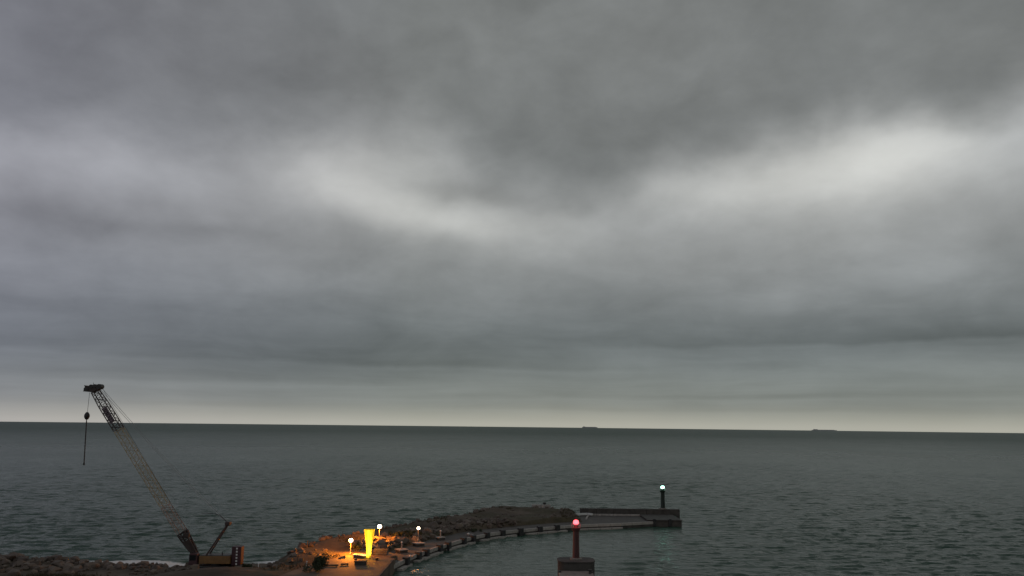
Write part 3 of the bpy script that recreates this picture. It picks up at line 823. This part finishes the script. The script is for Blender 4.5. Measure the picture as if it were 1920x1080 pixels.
for k in range(4):
    MB().box((cx - cwid * .3 + k * cwid * .2, CY - 1.315, (zb + zt) / 2), (cwid * .16, .05, (zt - zb) * .6)).build('side_panel', 'orange', hs, .01)
MB().box((cx, CY, zt + .05), (cwid * .96, 2.4, .1)).build('roof', 'steel', hs, .02)
MB().tube((cx + 1, CY - .6, zt), (cx + 1, CY - .6, zt + .5), .09, n=8).build('exhaust_pipe', 'steel', cr)
c0 = cp(368, 1052)
cb = MB().box((c0.x, CY - 1.0, g0.z + 1.75), (1.35, 1.2, 1.7), 0, .86).build('cab', 'maroon', cr, .06); LOC[cb] = g0
MB().box((c0.x - .05, CY - 1.58, g0.z + 1.98), (.95, .05, .8)).build('cab_window', 'glass', cb)
MB().box((c0.x - .63, CY - 1.0, g0.z + 1.98), (.06, .9, .8)).build('cab_window', 'glass', cb)
w0, w1_ = cp(435.5, 1059), cp(455.5, 1024)
cwt = MB().box(((w0.x + w1_.x) / 2, CY, (w0.z + w1_.z) / 2), (w1_.x - w0.x, 1.5, w1_.z - w0.z)).build('counterweight', 'maroon', cr, .06); LOC[cwt] = g0
cwt['label'] = 'dark red counterweight with a row of white marks'
for k in range(6):
    MB().box((w0.x + (w1_.x - w0.x) * .55, CY - .765, w0.z + (w1_.z - w0.z) * (.08 + k * .165)), (.26, .03, .24)).build('white_mark', 'white', cwt)
# boom
foot = cp(371, 1046); tip = cp(176, 729)
bd = (tip - foot); BL = bd.length; bd.normalize()
nn = Vector((bd.z, 0, -bd.x)).normalized()               # across the boom, to the right in the picture
if nn.x < 0: nn = -nn
def bpt(t, u, v, w):                                      # along (0..1), across, deep
    return foot + bd * (BL * t) + nn * (u * w / 2) + Vector((0, v * w / 2, 0))
def wid(t): return .55 + (1.24 - .55) * min(t / .13, 1) if t < .13 else (1.24 if t < .90 else 1.24 - (t - .90) / .10 * .3)
def section(name, t0, t1, mat, nbay, r=.075):
    m = MB()
    for u in (-1, 1):
        for v in (-1, 1):
            for k in range(nbay):
                a, b_ = t0 + (t1 - t0) * k / nbay, t0 + (t1 - t0) * (k + 1) / nbay
                m.tube(bpt(a, u, v, wid(a)), bpt(b_, u, v, wid(b_)), r, n=6)
    l = m
    for k in range(nbay):
        a, b_ = t0 + (t1 - t0) * k / nbay, t0 + (t1 - t0) * (k + 1) / nbay; s1 = 1 if k % 2 else -1
        wa, wb = wid(a), wid(b_)
        for v in (-1, 1):
            l.tube(bpt(a, -s1, v, wa), bpt(b_, s1, v, wb), r * .5, n=5)
            l.tube(bpt(a, -1, v, wa), bpt(a, 1, v, wa), r * .42, n=5)
        for u in (-1, 1): l.tube(bpt(a, u, -s1, wa), bpt(b_, u, s1, wb), r * .5, n=5)
    for u, v in ((-1, -1), (1, -1), (1, 1), (-1, 1)):
        l.tube(bpt(t1, u, v, wid(t1)), bpt(t1, *{(-1, -1): (1, -1), (1, -1): (1, 1), (1, 1): (-1, 1), (-1, 1): (-1, -1)}[(u, v)], wid(t1)), r * .7, n=5)
    return l.build(name, mat, cr)
section('boom_section', 0.0, .145, 'boomdark', 4, .13)
section('boom_section', .15, .30, 'boomred', 7, .045)
section('boom_section', .305, .75, 'boomolive', 20, .045)
section('boom_section', .755, .985, 'boomdark', 11, .085)
# solid plates at the boom foot
for v in (-1, 1):
    MB().add([bpt(.0, -1, v * .9, .6), bpt(.0, 1, v * .9, .6), bpt(.10, 1, v, 1.2), bpt(.10, -1, v, 1.2)], [(0, 1, 2, 3)]).build('foot_plate', 'boomdark', cr)
jp = cp(350, 1003)
MB().box(jp, (.9, 1.5, .8), .3).build('boom_joint', 'boomdark', cr, .1)
MB().box(jp + Vector((-.7, -.3, -.25)), (.7, .5, .25), 0).build('boom_stop', 'boomdark', cr, .04)
MB().ball(jp + Vector((.05, 0, .6)), .3, 8, 6).build('boom_pin', 'boomdark', cr)
# lettered sheet on the boom
sg = MB(); q = [bpt(t, u, -1.12, wid(t)) for t, u in ((.795, -.62), (.795, .72), (.885, .72), (.885, -.62))]
sg.add(q + [p + Vector((0, .04, 0)) for p in q], [(0, 1, 2, 3), (7, 6, 5, 4), (0, 4, 5, 1), (1, 5, 6, 2), (2, 6, 7, 3), (3, 7, 4, 0)])
sgo = sg.build('boom_sign', 'sign', cr); LOC[sgo] = g0
sgo['label'] = 'mauve sheet with dark lettering down the boom'
m = MB()
for k in range(7):                                        # the unreadable dark letters of the sheet
    t0 = .802 + k * .0117
    for (a, b_) in (((0, -.4), (.0075, -.4)), ((0, .45), (.0075, .45)), ((.0075 * (k % 2), -.4), (.0075 * ((k + 1) % 2 if k % 3 else k % 2), .45))):
        m.tube(bpt(t0 + a[0], a[1], -1.2, 1.24), bpt(t0 + b_[0], b_[1], -1.2, 1.24), .045, n=4)
m.build('lettering', 'steel', sgo)
# boom head: jib sheave cluster left, sheave right
hl, hr = cp(166, 730), cp(188, 725)
hd_ = MB().add([p + Vector((0, o, 0)) for o in (-.45, .45) for p in (cp(158, 734), cp(162, 727), cp(160, 722.5), cp(168, 723.5), cp(190, 724), cp(187, 731), cp(176, 736), cp(169, 735))],
               [tuple(range(7, -1, -1)), tuple(range(8, 16))] + [(i, (i + 1) % 8, 8 + (i + 1) % 8, 8 + i) for i in range(8)]).build('boom_head', 'boomdark', cr); LOC[hd_] = g0
for px, py, rr in ((188, 725, .42), (164, 730, .38), (173, 725, .34), (180, 724, .3)):
    c = cp(px, py); MB().tube(c - Vector((0, .55, 0)), c + Vector((0, .55, 0)), rr, n=14).build('sheave', 'steel', hd_)
MB().tube(cp(176, 723), cp(175, 717.5), .04, n=5).build('aerial', 'steel', hd_)
# gantry and ropes
gt = cp(428, 982); m = MB()
for s_ in (-.8, .8):
    m.tube(cp(390, 1040, s_), cp(428, 982, s_ * .5), .14, .11, 7)
m.tube(cp(428, 982, -.5), cp(428, 982, .5), .2, n=8)
for k in (.25, .5, .75):
    a = cp(390, 1040).lerp(cp(428, 982), k); m.tube(a + Vector((0, -.65, 0)), a + Vector((0, .65, 0)), .08, n=5)
gn = m.build('gantry', 'boomdark', cr); LOC[gn] = g0
MB().box(gt + Vector((0, 0, .05)), (.75, 1.2, .6), .0).build('gantry_sheave_block', 'boomdark', gn, .1)
def rope(name, pts, r, mat='steel'):
    m = MB()
    for a, b_ in zip(pts, pts[1:]): m.tube(a, b_, r, n=5)
    return m.build(name, mat, cr)
def sag(a, b_, s, k=10):
    return [a.lerp(b_, i / k) - Vector((0, 0, s * 4 * (i / k) * (1 - i / k))) for i in range(k + 1)]
mid = cp(246, 795)
for dy_ in (-.45, .45):
    rope('pendant_rope', sag(cp(189, 728, dy_), cp(428, 981, dy_), .45), .028, 'galv')
rope('hoist_rope', [cp(190, 724), cp(200, 742), cp(372, 1030)], .022)
rope('hoist_rope', [cp(428, 981), cp(414, 968), cp(403, 963), cp(378, 962)], .05)
ball = cp(163, 780)
rope('hook_rope', [cp(168, 736), ball + Vector((.02, 0, .5))], .03)
MB().lathe(ball, [(.05, -.62), (.26, -.5), (.42, -.15), (.42, .18), (.26, .5), (.1, .64)], 12).build('hook_ball', 'steel', cr, smooth=True)
ch = MB(); a, b_ = ball + Vector((0, 0, -.6)), cp(157.5, 869)
N_ = 26
for k in range(N_):
    p, q = a.lerp(b_, k / N_), a.lerp(b_, (k + 1.15) / N_); ch.tube(p, q, .10 if k % 2 else .075, n=5)
ch.build('hook_chain', 'steel', cr)
MB().box(b_ - Vector((0, 0, .1)), (.26, .2, .34)).build('hook', 'steel', cr, .04)

# ------------------------------------------------------------------ ships on the horizon
def ship(px, py, D, L, label, castle, hf):
    p = onplane(px, py, D); zb = -(p.x ** 2 + D * D) / (2 * 6.371e6); p.z = zb
    t = thing('cargo_ship', p, label, 'ship', 'ships on the horizon')
    m = MB(); B = L * .08
    plan = [(-L / 2, -B), (L * .38, -B), (L / 2, 0), (L * .38, B), (-L / 2, B)]
    m.prism([(p.x + a, p.y + b_) for a, b_ in plan], zb - 4, zb + L * hf).build('hull', 'shipgrey', t)
    MB().box(p + Vector((-L * .36, 0, L * hf + castle / 2)), (L * .12, B * 1.6, castle)).build('bridge_house', 'shipgrey', t)
    MB().box(p + Vector((-L * .43, 0, L * hf + castle * .6)), (L * .035, B * .6, castle * 1.2)).build('funnel', 'shipgrey', t)
    m = MB()
    for k in range(5): m.box(p + Vector((-L * .2 + k * L * .13, 0, L * hf + castle * .2)), (L * .115, B * 1.5, castle * .4))
    m.build('deck_cargo', 'shipgrey', t)
ship(1106, 799, 14500, 255, 'nearer larger cargo ship on the horizon, left of the two', 9, .05)
ship(1546, 806, 16500, 470, 'long faint low ship on the horizon, right of the two', 14, .022)
